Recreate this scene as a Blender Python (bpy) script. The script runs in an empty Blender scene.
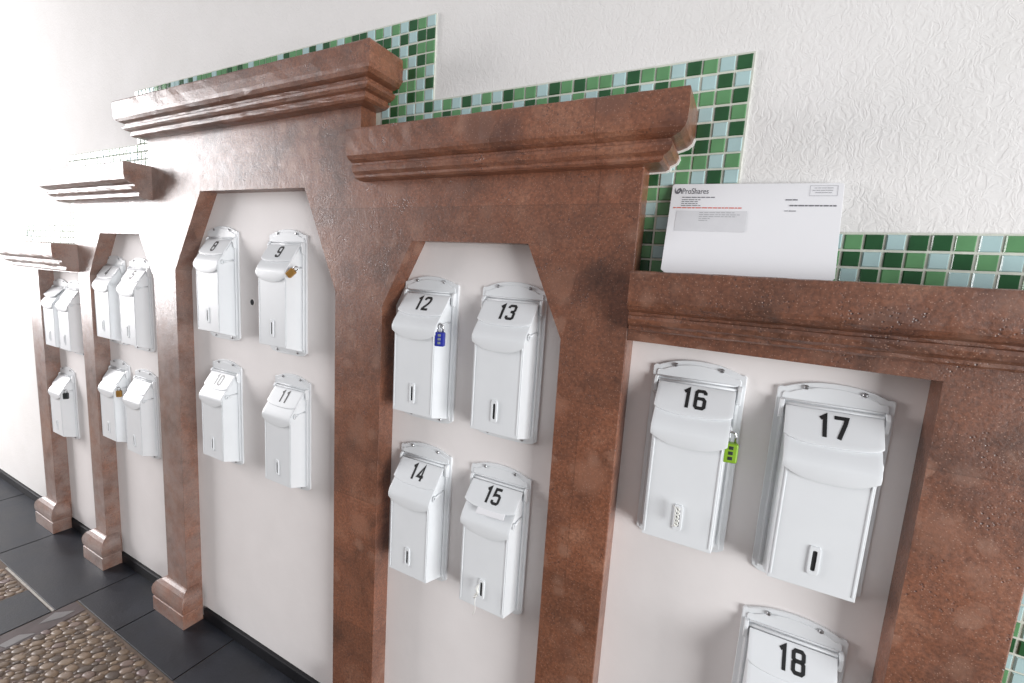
import bpy, bmesh, math, random
from mathutils import Vector, Matrix

# ------------------------------------------------------------------ setup
SC = bpy.context.scene
COL = SC.collection
U = 0.027            # one mosaic-tile pitch in metres
ZF = 67.2            # floor lies 67.2 tile pitches under the mosaic datum


def V(x, y, z):
    return Vector((x * U, y * U, (z + ZF) * U))


# camera
cam_d = bpy.data.cameras.new('camera')
cam_d.sensor_width = 36.0
cam_d.lens = 446.985 / 1024 * 36.0
cam_d.clip_start = 0.02
cam = bpy.data.objects.new('camera', cam_d)
COL.objects.link(cam)
rv = Vector((0.12193277, 0.47449167, 0.09640775))
ang = rv.length
base = Matrix(((1, 0, 0), (0, 0, -1), (0, 1, 0)))
R = Matrix.Rotation(ang, 3, rv.normalized()) @ base      # rows: right, down, forward
rt, dn, fw = R[0], R[1], R[2]
m = Matrix((rt, -dn, -fw)).transposed().to_4x4()
m.translation = V(1.2924, -33.5989, -15.0113)
cam.matrix_world = m
SC.camera = cam

# world and daylight
SC.view_settings.view_transform = 'Standard'
SC.view_settings.look = 'None'
SC.view_settings.gamma = 1.0
SC.view_settings.use_curve_mapping = False
SC.view_settings.exposure = 0.0
wd = bpy.data.worlds.new('world')
SC.world = wd
wd.use_nodes = True
wt = wd.node_tree
wtc = wt.nodes.new('ShaderNodeTexCoord')
wsx = wt.nodes.new('ShaderNodeSeparateXYZ')
wrm = wt.nodes.new('ShaderNodeValToRGB')
wt.links.new(wtc.outputs['Generated'], wsx.inputs[0])
wt.links.new(wsx.outputs['Z'], wrm.inputs[0])
wrm.color_ramp.elements[0].position = 0.0
wrm.color_ramp.elements[0].color = (0.42, 0.41, 0.43, 1)
wrm.color_ramp.elements[1].position = 0.6
wrm.color_ramp.elements[1].color = (0.97, 0.97, 1.0, 1)
wt.links.new(wrm.outputs[0], wt.nodes['Background'].inputs[0])
wt.nodes['Background'].inputs[1].default_value = 0.49


def area(name, loc, target, sx, sy, power, color=(1, 1, 1)):
    d = bpy.data.lights.new(name, 'AREA')
    d.shape = 'RECTANGLE'
    d.size, d.size_y = sx, sy
    d.energy = power
    d.color = color
    o = bpy.data.objects.new(name, d)
    COL.objects.link(o)
    o.location = loc
    o.rotation_euler = (target - loc).to_track_quat('-Z', 'Y').to_euler()
    return o


# bright open entrance at the left end of the passage, and a second opening to the right
area('entrance_daylight', V(-205, -55, 4), V(-70, -20, -4), 1.5, 2.2, 178, (1.0, 0.975, 0.985))
area('passage_daylight', V(150, -78, -30), V(-20, 0, -25), 2.4, 2.0, 265, (0.97, 0.985, 1.0))


# ------------------------------------------------------------------ materials
class NT:
    def __init__(self, name):
        self.m = bpy.data.materials.new(name)
        self.m.use_nodes = True
        self.t = self.m.node_tree
        self.b = self.t.nodes['Principled BSDF']

    def n(self, kind, **kw):
        nd = self.t.nodes.new(kind)
        for k, v in kw.items():
            if k in nd.inputs:
                nd.inputs[k].default_value = v
            else:
                setattr(nd, k, v)
        return nd

    def l(self, a, b):
        self.t.links.new(a, b)

    def coord(self):
        return self.n('ShaderNodeNewGeometry').outputs['Position']

    def ramp(self, fac, stops):
        r = self.n('ShaderNodeValToRGB')
        e = r.color_ramp.elements
        while len(e) < len(stops):
            e.new(0.5)
        for k, (p, c) in enumerate(stops):
            e[k].position = p
            e[k].color = c if len(c) == 4 else (*c, 1)
        self.l(fac, r.inputs[0])
        return r.outputs[0]

    def mix(self, fac, a, b, mode='MIX'):
        x = self.n('ShaderNodeMix', data_type='RGBA', blend_type=mode)
        for sock, v in ((x.inputs[0], fac), (x.inputs[6], a), (x.inputs[7], b)):
            if hasattr(v, 'is_linked'):
                self.l(v, sock)
            elif isinstance(v, (int, float)):
                sock.default_value = v
            else:
                sock.default_value = (*v, 1)
        return x.outputs[2]

    def noise(self, scale, detail=4, rough=0.55, vec=None, dist=0.0):
        x = self.n('ShaderNodeTexNoise')
        x.inputs['Scale'].default_value = scale
        x.inputs['Detail'].default_value = detail
        x.inputs['Roughness'].default_value = rough
        x.inputs['Distortion'].default_value = dist
        self.l(vec if vec is not None else self.coord(), x.inputs['Vector'])
        return x.outputs[0]

    def voronoi(self, scale, feature='F1', vec=None, out=0):
        x = self.n('ShaderNodeTexVoronoi', feature=feature)
        x.inputs['Scale'].default_value = scale
        self.l(vec if vec is not None else self.coord(), x.inputs['Vector'])
        return x.outputs[out]

    def bump(self, h, dist, strength=1.0, normal=None):
        x = self.n('ShaderNodeBump')
        x.inputs['Distance'].default_value = dist
        x.inputs['Strength'].default_value = strength
        self.l(h, x.inputs['Height'])
        if normal is not None:
            self.l(normal, x.inputs['Normal'])
        return x.outputs[0]

    def set(self, **kw):
        names = dict(color='Base Color', rough='Roughness', metal='Metallic', normal='Normal',
                     spec='Specular IOR Level', coat='Coat Weight', coatr='Coat Roughness', ior='IOR')
        for k, v in kw.items():
            s = self.b.inputs[names[k]]
            if hasattr(v, 'is_linked'):
                self.l(v, s)
            elif isinstance(v, tuple):
                s.default_value = (*v, 1)
            else:
                s.default_value = v
        return self.m


def plain(name, col, rough=0.5, metal=0.0, var=0.06, scale=60, bump=0.0, spec=0.5):
    t = NT(name)
    nz = t.noise(scale, 3)
    lo = tuple(c * (1 - var) for c in col)
    hi = tuple(min(1, c * (1 + var)) for c in col)
    c = t.ramp(nz, [(0.3, lo), (0.7, hi)])
    t.set(color=c, rough=rough, metal=metal, spec=spec)
    if bump:
        t.set(normal=t.bump(nz, bump))
    return t.m


def stone_material():
    t = NT('red_quarry_stone')
    big = t.noise(7.0, 5, 0.6, dist=0.6)
    c = t.ramp(big, [(0.30, (0.092, 0.038, 0.022)), (0.45, (0.168, 0.066, 0.036)), (0.56, (0.205, 0.079, 0.042)), (0.70, (0.265, 0.122, 0.074))])
    fine = t.noise(150, 4, 0.7)
    c = t.mix(0.75, c, t.ramp(fine, [(0.36, (0.30, 0.28, 0.27)), (0.64, (0.70, 0.68, 0.65))]), 'OVERLAY')
    # pale clasts of the breccia
    wob = t.n('ShaderNodeVectorMath', operation='MULTIPLY_ADD')
    nz = t.n('ShaderNodeTexNoise')
    nz.inputs['Scale'].default_value = 30
    t.l(t.coord(), nz.inputs['Vector'])
    t.l(nz.outputs['Color'], wob.inputs[0])
    wob.inputs[1].default_value = (0.03, 0.03, 0.03)
    t.l(t.coord(), wob.inputs[2])
    vr = t.voronoi(22, 'F1', wob.outputs[0])
    pick = t.voronoi(22, 'F1', wob.outputs[0], 1)
    sep = t.n('ShaderNodeSeparateColor')
    t.l(pick, sep.inputs[0])
    msk = t.n('ShaderNodeMath', operation='MULTIPLY')
    t.l(t.ramp(vr, [(0.22, (1, 1, 1)), (0.48, (0, 0, 0))]), msk.inputs[0])
    t.l(t.ramp(sep.outputs[0], [(0.62, (0, 0, 0)), (0.85, (0.6, 0.6, 0.6))]), msk.inputs[1])
    c = t.mix(msk.outputs[0], c, (0.29, 0.15, 0.10))
    v2 = t.voronoi(11, 'F1', wob.outputs[0])
    p2 = t.n('ShaderNodeSeparateColor')
    t.l(t.voronoi(11, 'F1', wob.outputs[0], 1), p2.inputs[0])
    for ch, lo_, hi_, colr_ in ((0, 0.66, 0.9, (0.31, 0.145, 0.09)), (1, 0.70, 0.9, (0.085, 0.035, 0.024))):
        mm = t.n('ShaderNodeMath', operation='MULTIPLY')
        t.l(t.ramp(v2, [(0.26, (0.7, 0.7, 0.7)), (0.52, (0, 0, 0))]), mm.inputs[0])
        t.l(t.ramp(p2.outputs[ch], [(lo_, (0, 0, 0)), (hi_, (0.75, 0.75, 0.75))]), mm.inputs[1])
        c = t.mix(mm.outputs[0], c, colr_)
    # separate quarry blocks differ a little in tone and meet in hairline joints
    sx = t.n('ShaderNodeSeparateXYZ')
    t.l(t.coord(), sx.inputs[0])
    cb = t.n('ShaderNodeCombineXYZ')
    t.l(sx.outputs[0], cb.inputs[0])
    t.l(sx.outputs[2], cb.inputs[1])
    br = t.n('ShaderNodeTexBrick')
    br.inputs['Scale'].default_value = 1.0
    br.inputs['Brick Width'].default_value = 0.47
    br.inputs['Row Height'].default_value = 0.39
    br.inputs['Mortar Size'].default_value = 0.0012
    br.inputs['Color1'].default_value = (0.80, 0.80, 0.80, 1)
    br.inputs['Color2'].default_value = (1.15, 1.12, 1.10, 1)
    br.inputs['Mortar'].default_value = (0.72, 0.70, 0.68, 1)
    t.l(cb.outputs[0], br.inputs['Vector'])
    c = t.mix(0.8, c, br.outputs[0], 'MULTIPLY')
    # blotchy grime and glancing-light sheen painted into the stone colour towards the entrance end
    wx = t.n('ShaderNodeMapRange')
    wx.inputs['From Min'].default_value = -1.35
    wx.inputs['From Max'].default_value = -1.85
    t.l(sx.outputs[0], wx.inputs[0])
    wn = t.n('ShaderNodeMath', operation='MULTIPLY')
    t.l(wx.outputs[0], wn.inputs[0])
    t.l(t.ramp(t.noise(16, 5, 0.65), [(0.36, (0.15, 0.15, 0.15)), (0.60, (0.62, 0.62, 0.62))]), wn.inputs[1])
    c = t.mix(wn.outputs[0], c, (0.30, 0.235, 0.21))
    # dark pits and light grains
    pits = t.voronoi(175, 'F1')
    pn = t.noise(20, 3)
    pm = t.n('ShaderNodeMath', operation='MULTIPLY')
    t.l(t.ramp(pits, [(0.14, (1, 1, 1)), (0.34, (0, 0, 0))]), pm.inputs[0])
    t.l(t.ramp(pn, [(0.52, (0, 0, 0)), (0.66, (1, 1, 1))]), pm.inputs[1])
    c = t.mix(pm.outputs[0], c, (0.055, 0.024, 0.02))
    gr = t.voronoi(210, 'F1')
    c = t.mix(t.ramp(gr, [(0.08, (0.8, 0.8, 0.8)), (0.22, (0, 0, 0))]), c, (0.42, 0.25, 0.18))
    hgt = t.n('ShaderNodeMath', operation='SUBTRACT')
    t.l(fine, hgt.inputs[0])
    t.l(pm.outputs[0], hgt.inputs[1])
    b1 = t.bump(hgt.outputs[0], 0.0009, 0.6)
    b2 = t.bump(t.noise(28, 3), 0.003, 0.5, b1)
    rr = t.ramp(t.noise(45, 4), [(0.3, (0.40, 0.40, 0.40)), (0.7, (0.56, 0.56, 0.56))])
    t.set(color=c, rough=rr, normal=b2, spec=0.5, coat=0.55, coatr=0.30)
    t.b.inputs['Coat IOR'].default_value = 1.6
    t.l(t.bump(t.noise(60, 3), 0.0010, 0.5, t.bump(hgt.outputs[0], 0.0006, 0.6)), t.b.inputs['Coat Normal'])
    return t.m


def stucco_material():
    t = NT('white_textured_plaster')
    wob = t.n('ShaderNodeVectorMath', operation='MULTIPLY_ADD')
    nz = t.n('ShaderNodeTexNoise')
    nz.inputs['Scale'].default_value = 25
    nz.inputs['Detail'].default_value = 2
    t.l(t.coord(), nz.inputs['Vector'])
    t.l(nz.outputs['Color'], wob.inputs[0])
    wob.inputs[1].default_value = (0.035, 0.035, 0.035)
    t.l(t.coord(), wob.inputs[2])
    st = t.n('ShaderNodeVectorMath', operation='MULTIPLY')
    t.l(wob.outputs[0], st.inputs[0])
    st.inputs[1].default_value = (1.25, 1.0, 0.8)
    a = t.noise(82, 2, 0.5, st.outputs[0], 0.6)
    ridge = t.ramp(a, [(0.36, (0, 0, 0)), (0.47, (0.75, 0.75, 0.75)), (0.53, (1, 1, 1)), (0.66, (0.2, 0.2, 0.2))])
    b1 = t.bump(ridge, 0.0014, 0.30)
    b2 = t.bump(t.noise(9, 3), 0.006, 0.3, b1)
    c = t.ramp(t.noise(5, 3), [(0.3, (0.80, 0.785, 0.765)), (0.7, (0.84, 0.825, 0.81))])
    return t.set(color=c, rough=0.75, normal=b2, spec=0.3)


def paint_material():
    t = NT('smooth_off_white_paint')
    a = t.noise(8, 4)
    c = t.ramp(a, [(0.3, (0.80, 0.762, 0.748)), (0.7, (0.835, 0.797, 0.783))])
    return t.set(color=c, rough=0.55, normal=t.bump(t.noise(40, 3), 0.0009, 0.5), spec=0.35)


def slate_material():
    t = NT('black_slate')
    a = t.noise(6, 5, 0.6)
    c = t.ramp(a, [(0.3, (0.008, 0.010, 0.015)), (0.7, (0.020, 0.024, 0.034))])
    sp = t.noise(70, 5, 0.7)
    c = t.mix(t.ramp(sp, [(0.60, (0, 0, 0)), (0.8, (0.25, 0.25, 0.25))]), c, (0.13, 0.135, 0.15))
    return t.set(color=c, rough=t.ramp(a, [(0.3, (0.36, 0.36, 0.36)), (0.7, (0.52, 0.52, 0.52))]),
                 normal=t.bump(sp, 0.0012, 0.6))


def pebble_material():
    t = NT('brown_river_pebbles')
    oi = t.n('ShaderNodeAttribute', attribute_name='tint')
    c = t.ramp(oi.outputs['Fac'], [(0.0, (0.10, 0.078, 0.066)), (0.3, (0.155, 0.110, 0.075)), (0.6, (0.215, 0.150, 0.100)),
                                   (0.85, (0.27, 0.20, 0.14)), (1.0, (0.17, 0.12, 0.12))])
    c = t.mix(0.35, c, t.noise(90, 4), 'OVERLAY')
    return t.set(color=c, rough=0.38, spec=0.5)


M = dict(
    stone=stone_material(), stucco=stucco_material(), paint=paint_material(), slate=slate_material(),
    pebble=pebble_material(),
    enamel=plain('white_enamelled_metal', (0.765, 0.785, 0.80), 0.36, var=0.015, scale=15),
    black=plain('black_vinyl', (0.012, 0.012, 0.013), 0.45),
    ghost=plain('worn_grey_vinyl', (0.36, 0.36, 0.36), 0.5),
    sticker=plain('pale_sticker', (0.74, 0.74, 0.69), 0.4, var=0.01),
    dark=plain('dark_slot', (0.02, 0.02, 0.022), 0.6),
    skirting=plain('black_skirting_tile', (0.008, 0.008, 0.010), 0.55, var=0.3, scale=30, spec=0.3),
    steel=plain('screw_steel', (0.42, 0.42, 0.43), 0.32, 1.0),
    shackle=plain('chrome_shackle', (0.62, 0.62, 0.63), 0.2, 1.0),
    green=plain('lime_green_lock', (0.22, 0.40, 0.02), 0.35),
    blue=plain('blue_lock', (0.02, 0.03, 0.30), 0.35),
    brass=plain('brass_lock', (0.50, 0.27, 0.07), 0.35, 0.6),
    lockblack=plain('black_lock', (0.02, 0.025, 0.025), 0.4),
    lockgrey=plain('grey_lock_side', (0.22, 0.25, 0.24), 0.4),
    paper=plain('white_paper', (0.84, 0.84, 0.86), 0.6, var=0.01, scale=10),
    window=plain('glassine_window', (0.70, 0.70, 0.72), 0.25, var=0.02),
    ink=plain('grey_ink', (0.16, 0.16, 0.18), 0.7),
    inkpale=plain('pale_grey_ink', (0.40, 0.40, 0.42), 0.7),
    inkred=plain('red_ink', (0.70, 0.17, 0.13), 0.7),
    grout=plain('sand_grout', (0.62, 0.64, 0.56), 0.8, var=0.08, scale=50, bump=0.001),
    floorgrout=plain('brown_mortar', (0.13, 0.095, 0.072), 0.8, var=0.2, scale=40, bump=0.002),
    slab=plain('purple_brown_flagstone', (0.075, 0.055, 0.055), 0.5, var=0.25, scale=14, bump=0.002),
    palechip=plain('grey_stone_chip', (0.20, 0.19, 0.19), 0.5, var=0.15, scale=20, bump=0.001),
    whitegrout=plain('pale_joint', (0.45, 0.43, 0.40), 0.8, var=0.2, scale=60),
    tileB=plain('pale_blue_glass_tile', (0.43, 0.60, 0.60), 0.12, var=0.05, scale=25),
    tileG=plain('mid_green_glass_tile', (0.125, 0.300, 0.135), 0.12, var=0.10, scale=25),
    tileK=plain('dark_green_glass_tile', (0.022, 0.092, 0.034), 0.12, var=0.15, scale=25),
    string=plain('white_string', (0.82, 0.82, 0.78), 0.8),
)


# ------------------------------------------------------------------ mesh helpers (tile-pitch units)
class MB:
    """Collects geometry for one mesh object; coordinates in tile pitches relative to an origin."""

    def __init__(self):
        self.bm = bmesh.new()
        self.mi = 0
        self.smooth = False

    def face(self, vs):
        try:
            f = self.bm.faces.new(vs)
            f.material_index = self.mi
            f.smooth = self.smooth
            return f
        except ValueError:
            return None

    def verts(self, pts):
        return [self.bm.verts.new(p) for p in pts]

    def box(self, x0, x1, y0, y1, z0, z1):
        v = self.verts([(x, y, z) for x in (x0, x1) for y in (y0, y1) for z in (z0, z1)])
        for q in ((0, 1, 3, 2), (4, 6, 7, 5), (0, 4, 5, 1), (2, 3, 7, 6), (0, 2, 6, 4), (1, 5, 7, 3)):
            self.face([v[i] for i in q])

    def prism(self, pts, axis, a, b, off=(0, 0, 0)):
        """Extrude a 2D outline along axis ('x': pts are (y,z); 'y': pts are (x,z); 'z': (x,y))."""
        def mk(p, c):
            q = {'x': (c, p[0], p[1]), 'y': (p[0], c, p[1]), 'z': (p[0], p[1], c)}[axis]
            return (q[0] + off[0], q[1] + off[1], q[2] + off[2])
        A = self.verts([mk(p, a) for p in pts])
        B = self.verts([mk(p, b) for p in pts])
        n = len(pts)
        self.face(A)
        self.face(B[::-1])
        for i in range(n):
            j = (i + 1) % n
            self.face([A[j], A[i], B[i], B[j]])

    def loft(self, rings, closed=True, cap=True):
        R_ = [self.verts(r) for r in rings]
        n = len(R_[0])
        for a, b in zip(R_, R_[1:]):
            for i in range(n if closed else n - 1):
                j = (i + 1) % n
                self.face([a[i], a[j], b[j], b[i]])
        if cap and closed:
            self.face(R_[0][::-1])
            self.face(R_[-1])

    def tube(self, path, r, n=8):
        path = [Vector(p) for p in path]
        rings = []
        up = Vector((0.13, 0.31, 0.94)).normalized()
        for i, p in enumerate(path):
            d = (path[min(i + 1, len(path) - 1)] - path[max(i - 1, 0)]).normalized()
            s = d.cross(up)
            if s.length < 1e-3:
                s = d.cross(Vector((1, 0, 0)))
            s.normalize()
            t = s.cross(d)
            rr = r[i] if isinstance(r, (list, tuple)) else r
            rings.append([p + (s * math.cos(2 * math.pi * k / n) + t * math.sin(2 * math.pi * k / n)) * rr for k in range(n)])
        self.loft(rings)

    def disc_stack(self, c, axis, prof, n=16):
        """Lathe: prof is a list of (radius, height along axis)."""
        rings = []
        for r, h in prof:
            ring = []
            for k in range(n):
                a = 2 * math.pi * k / n
                p, q = r * math.cos(a), r * math.sin(a)
                o = {'y': (p, h, q), 'x': (h, p, q), 'z': (p, q, h)}[axis]
                ring.append((c[0] + o[0], c[1] + o[1], c[2] + o[2]))
            rings.append(ring)
        self.loft(rings)

    def sheet(self, grid, thick):
        """A bent sheet: grid[i][j] of points, given thickness along its normals."""
        G = [[Vector(p) for p in row] for row in grid]
        ni, nj = len(G), len(G[0])
        N = [[None] * nj for _ in range(ni)]
        for i in range(ni):
            for j in range(nj):
                a = G[min(i + 1, ni - 1)][j] - G[max(i - 1, 0)][j]
                b = G[i][min(j + 1, nj - 1)] - G[i][max(j - 1, 0)]
                N[i][j] = a.cross(b).normalized()
        T = [[self.bm.verts.new(G[i][j]) for j in range(nj)] for i in range(ni)]
        Bt = [[self.bm.verts.new(G[i][j] - N[i][j] * thick) for j in range(nj)] for i in range(ni)]
        for i in range(ni - 1):
            for j in range(nj - 1):
                self.face([T[i][j], T[i + 1][j], T[i + 1][j + 1], T[i][j + 1]])
                self.face([Bt[i][j], Bt[i][j + 1], Bt[i + 1][j + 1], Bt[i + 1][j]])
        for i in range(ni - 1):
            self.face([T[i][0], Bt[i][0], Bt[i + 1][0], T[i + 1][0]])
            self.face([T[i][nj - 1], T[i + 1][nj - 1], Bt[i + 1][nj - 1], Bt[i][nj - 1]])
        for j in range(nj - 1):
            self.face([T[0][j], T[0][j + 1], Bt[0][j + 1], Bt[0][j]])
            self.face([T[ni - 1][j], Bt[ni - 1][j], Bt[ni - 1][j + 1], T[ni - 1][j + 1]])

    def build(self, name, mats, parent=None, origin=None, bevel=0.0, seg=2, fix=True):
        """origin (tile units, world datum) for a top-level mesh; children are built in their parent's frame."""
        if fix:
            bmesh.ops.recalc_face_normals(self.bm, faces=self.bm.faces[:])
        bmesh.ops.scale(self.bm, vec=(U, U, U), verts=self.bm.verts[:])
        me = bpy.data.meshes.new(name)
        self.bm.to_mesh(me)
        self.bm.free()
        for k in (mats if isinstance(mats, (list, tuple)) else [mats]):
            me.materials.append(M[k])
        o = bpy.data.objects.new(name, me)
        COL.objects.link(o)
        if parent is not None:
            o.parent = parent
        if origin is not None:
            o.location = V(*origin)
        if bevel:
            b = o.modifiers.new('bevel', 'BEVEL')
            b.width = bevel * U
            b.segments = seg
            b.limit_method = 'ANGLE'
            b.angle_limit = math.radians(35)
            b.harden_normals = False
        return o


def tag(o, label=None, cat=None, group=None, kind=None):
    if label:
        o['label'] = label
    if cat:
        o['category'] = cat
    if group:
        o['group'] = group
    if kind:
        o['kind'] = kind
    return o


def thing(name, label, cat, origin, group=None):
    o = bpy.data.objects.new(name, None)
    o.empty_display_size = 0.03
    COL.objects.link(o)
    o.location = V(*origin)
    return tag(o, label, cat, group)


def copy_tree(o, parent=None):
    c = o.copy()
    COL.objects.link(c)
    if parent is not None:
        c.parent = parent
        c.matrix_parent_inverse = o.matrix_parent_inverse.copy()
    for ch in list(o.children):
        copy_tree(ch, c)
    return c


# ------------------------------------------------------------------ the bays (world datum: x right, z up, wall plane y = 0)
YS = -2.0                       # front face of the stone
BAY = {
    'A': dict(x0=-112.2, x1=-92.006, top=-14.15, open=[(-107.6, None), (-107.6, -18.6), (-92.006, -18.6)]),
    'B': dict(x0=-92.0, x1=-69.206, top=-3.75, open=[(-88.2, None), (-88.2, -18.6), (-83.9, -12.2), (-72.6, -12.2), (-69.206, -18.3)]),
    'C': dict(x0=-69.2, x1=-31.706, top=3.85, open=[(-64.2, None), (-64.0, -16.7), (-57.8, -7.0), (-39.3, -7.2), (-34.75, -17.4), (-34.75, None)]),
    'D': dict(x0=-31.7, x1=-5.706, top=-3.05, open=[(-28.95, None), (-28.7, -18.3), (-25.4, -12.2), (-13.9, -12.2), (-10.6, -19.3), (-10.55, None)]),
    'E': dict(x0=-5.7, x1=16.05, top=-14.0, open=[(-5.7, -18.8), (11.35, -18.9), (11.4, None)]),
}

# ------------------------------------------------------------------ setting: wall, floor, baseboards
mb = MB()
xs = sorted({-230.0, 40.0} | {b[k] for b in BAY.values() for k in ('x0', 'x1')})
zs = [-ZF, -19.0, -14.3, -4.0, 3.5, 60.0]


def bay_at(x):
    for b in BAY.values():
        if b['x0'] <= x <= b['x1']:
            return b
    return None


for xa, xb in zip(xs, xs[1:]):
    for za, zb in zip(zs, zs[1:]):
        b = bay_at((xa + xb) / 2)
        mb.mi = 1 if (b and (za + zb) / 2 < b['top'] - 0.2) else 0
        if xb - xa < 0.1 and b is None:
            mb.mi = 1
        vs = mb.verts([(xa, 0, za), (xb, 0, za), (xb, 0, zb), (xa, 0, zb)])
        mb.face(vs)
bmesh.ops.remove_doubles(mb.bm, verts=mb.bm.verts[:], dist=1e-4)
mb.mi = 0
mb.box(-230, 40, 0.002, 4, -ZF, 60)
tag(mb.build('wall_back', ['stucco', 'paint'], origin=(0, 0, 0), fix=False), kind='structure')

mb = MB()
mb.box(-230, 80, -140, 4, -3, -0.13)
tag(mb.build('floor', 'floorgrout', origin=(0, 0, -ZF)), kind='structure')

# the slate flags laid on the floor: strip along the wall and the cross strip between pebble panels
mb = MB()
rnd = random.Random(4)


def slate(x0, x1, y0, y1):
    g = 0.10
    dz = rnd.uniform(-0.03, 0.03)
    mb.box(x0 + g, x1 - g, y0 + g, y1 - g, -0.5, dz)


for a, b in ((-200, -175), (-175, -152), (-152, -130), (-130, -106.5), (-106.5, -82.4), (-82.4, -70.9), (-70.9, -56), (-56, -33), (-33, -10), (-10, 14), (14, 40)):
    slate(a, b, -8.05 if a >= -82.5 else -10.5, -0.3)
slate(-91.2, -82.5, -22, -10.7)
slate(-91.2, -82.5, -45, -22)
slate(-125, -112, -45, -10.7)
tag(mb.build('floor_slate', 'slate', origin=(0, 0, -ZF), bevel=0.05), kind='structure')

mb = MB()
mb.box(-100.6, -82.6, -10.72, -10.48, -0.3, 0.01)
tag(mb.build('floor_joint', 'whitegrout', origin=(0, 0, -ZF)), kind='structure')

mb = MB()
pts = [(-82.4, -8.2), (-79.2, -8.15), (-78.6, -13.2), (-78.9, -20), (-79.0, -45), (-82.4, -45)]
mb.prism(pts, 'z', -0.5, -0.06)
mb.mi = 1
mb.prism([(-81.9, -10.6), (-80.1, -9.0), (-79.9, -10.4), (-81.0, -12.6)], 'z', -0.2, 0.0)
mb.prism([(-80.6, -14.6), (-79.2, -13.4), (-79.1, -16.2), (-80.4, -16.6)], 'z', -0.2, 0.0)
tag(mb.build('floor_flagstone', ['slab', 'palechip'], origin=(0, 0, -ZF), bevel=0.04), kind='structure')


def baseboard(n, x0, x1):
    b_ = MB()
    b_.prism([(0, -0.01), (-0.42, -0.01), (-0.42, 1.5), (-0.32, 1.62), (0, 1.66)], 'x', x0, x1)
    tag(b_.build('baseboard_' + n, 'skirting', origin=(0, -0.003, -ZF)), kind='structure')


baseboard('entrance', -200, -116.0)
baseboard('first', -107.4, -95.0)
baseboard('second', -87.9, -71.9)
baseboard('third', -63.2, -37.0)
baseboard('fourth', -27.0, -12.6)
baseboard('fifth', -3.6, 9.4)

# ------------------------------------------------------------------ pebble panels
def pebble_panel(name, label, x0, x1, y0, y1, seed, smin, smax, inside=None):
    rd = random.Random(seed)
    placed = []
    tries = 0
    grid = {}
    for phase, (sa, sb) in enumerate(((0.8 * smax, smax), (0.5 * (smin + smax), 0.8 * smax), (smin, 0.5 * (smin + smax)), (smin * 0.6, smin))):
        for _ in range(int(9000 * (1 + phase))):
            s = rd.uniform(sa, sb)
            px, py = rd.uniform(x0, x1), rd.uniform(y0, y1)
            if inside and not inside(px, py):
                continue
            if not (x0 + s * 0.5 < px < x1 - s * 0.3 and y0 < py < y1 - s * 0.45):
                continue
            k = (int(px // 2), int(py // 2))
            ok = True
            for dx in (-1, 0, 1):
                for dy in (-1, 0, 1):
                    for (qx, qy, qs) in grid.get((k[0] + dx, k[1] + dy), ()):
                        ddx, ddy = (px - qx), (py - qy)
                        # anisotropic spacing: stones are laid lengthways along one direction
                        u_ = (ddx * 0.86 + ddy * 0.5) / 1.28
                        v_ = (-ddx * 0.5 + ddy * 0.86) / 0.80
                        if u_ * u_ + v_ * v_ < ((s + qs) * 0.49) ** 2:
                            ok = False
                            break
                    if not ok:
                        break
                if not ok:
                    break
            if ok:
                grid.setdefault(k, []).append((px, py, s))
                placed.append((px, py, s))
    p_ = MB()
    p_.smooth = True
    tint = []
    for (px, py, s) in placed:
        a = math.radians(30) + rd.uniform(-0.35, 0.35)
        la, lb = s * 0.64, s * 0.42
        h = s * rd.uniform(0.10, 0.18)
        e = rd.uniform(2.2, 2.8)
        n = 12
        rings = []
        nv = 0
        for rr, hh in ((1.0, -0.2), (1.0, 0.0), (0.93, 0.42 * h), (0.72, 0.8 * h), (0.38, 0.97 * h), (0.08, h)):
            ring = []
            for k in range(n):
                t = 2 * math.pi * k / n
                ct, st_ = math.cos(t), math.sin(t)
                cx = math.copysign(abs(ct) ** (2 / e), ct) * la * rr
                cy = math.copysign(abs(st_) ** (2 / e), st_) * lb * rr
                ring.append((px + cx * math.cos(a) - cy * math.sin(a), py + cx * math.sin(a) + cy * math.cos(a), hh - 0.12))
            rings.append(ring)
            nv += n
        p_.loft(rings)
        tint += [rd.random()] * nv
    o = p_.build(name, 'pebble', origin=(0, 0, -ZF))
    at = o.data.attributes.new('tint', 'FLOAT', 'POINT')
    at.data.foreach_set('value', tint)
    tag(o, label, 'pebbles', kind='stuff')
    return o


pebble_panel('pebble_paving', 'brown river pebbles set on edge in the floor panel near the stone plinths', -78.9, -54, -24, -8.25, 11, 0.55, 1.35,
             lambda x, y: x > -78.6 + max(0, (-10 - y)) * -0.03)
pebble_panel('pebble_paving', 'small patch of pale worn pebbles in the floor panel by the entrance', -111.5, -91.5, -22, -10.9, 12, 0.6, 1.3)


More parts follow.
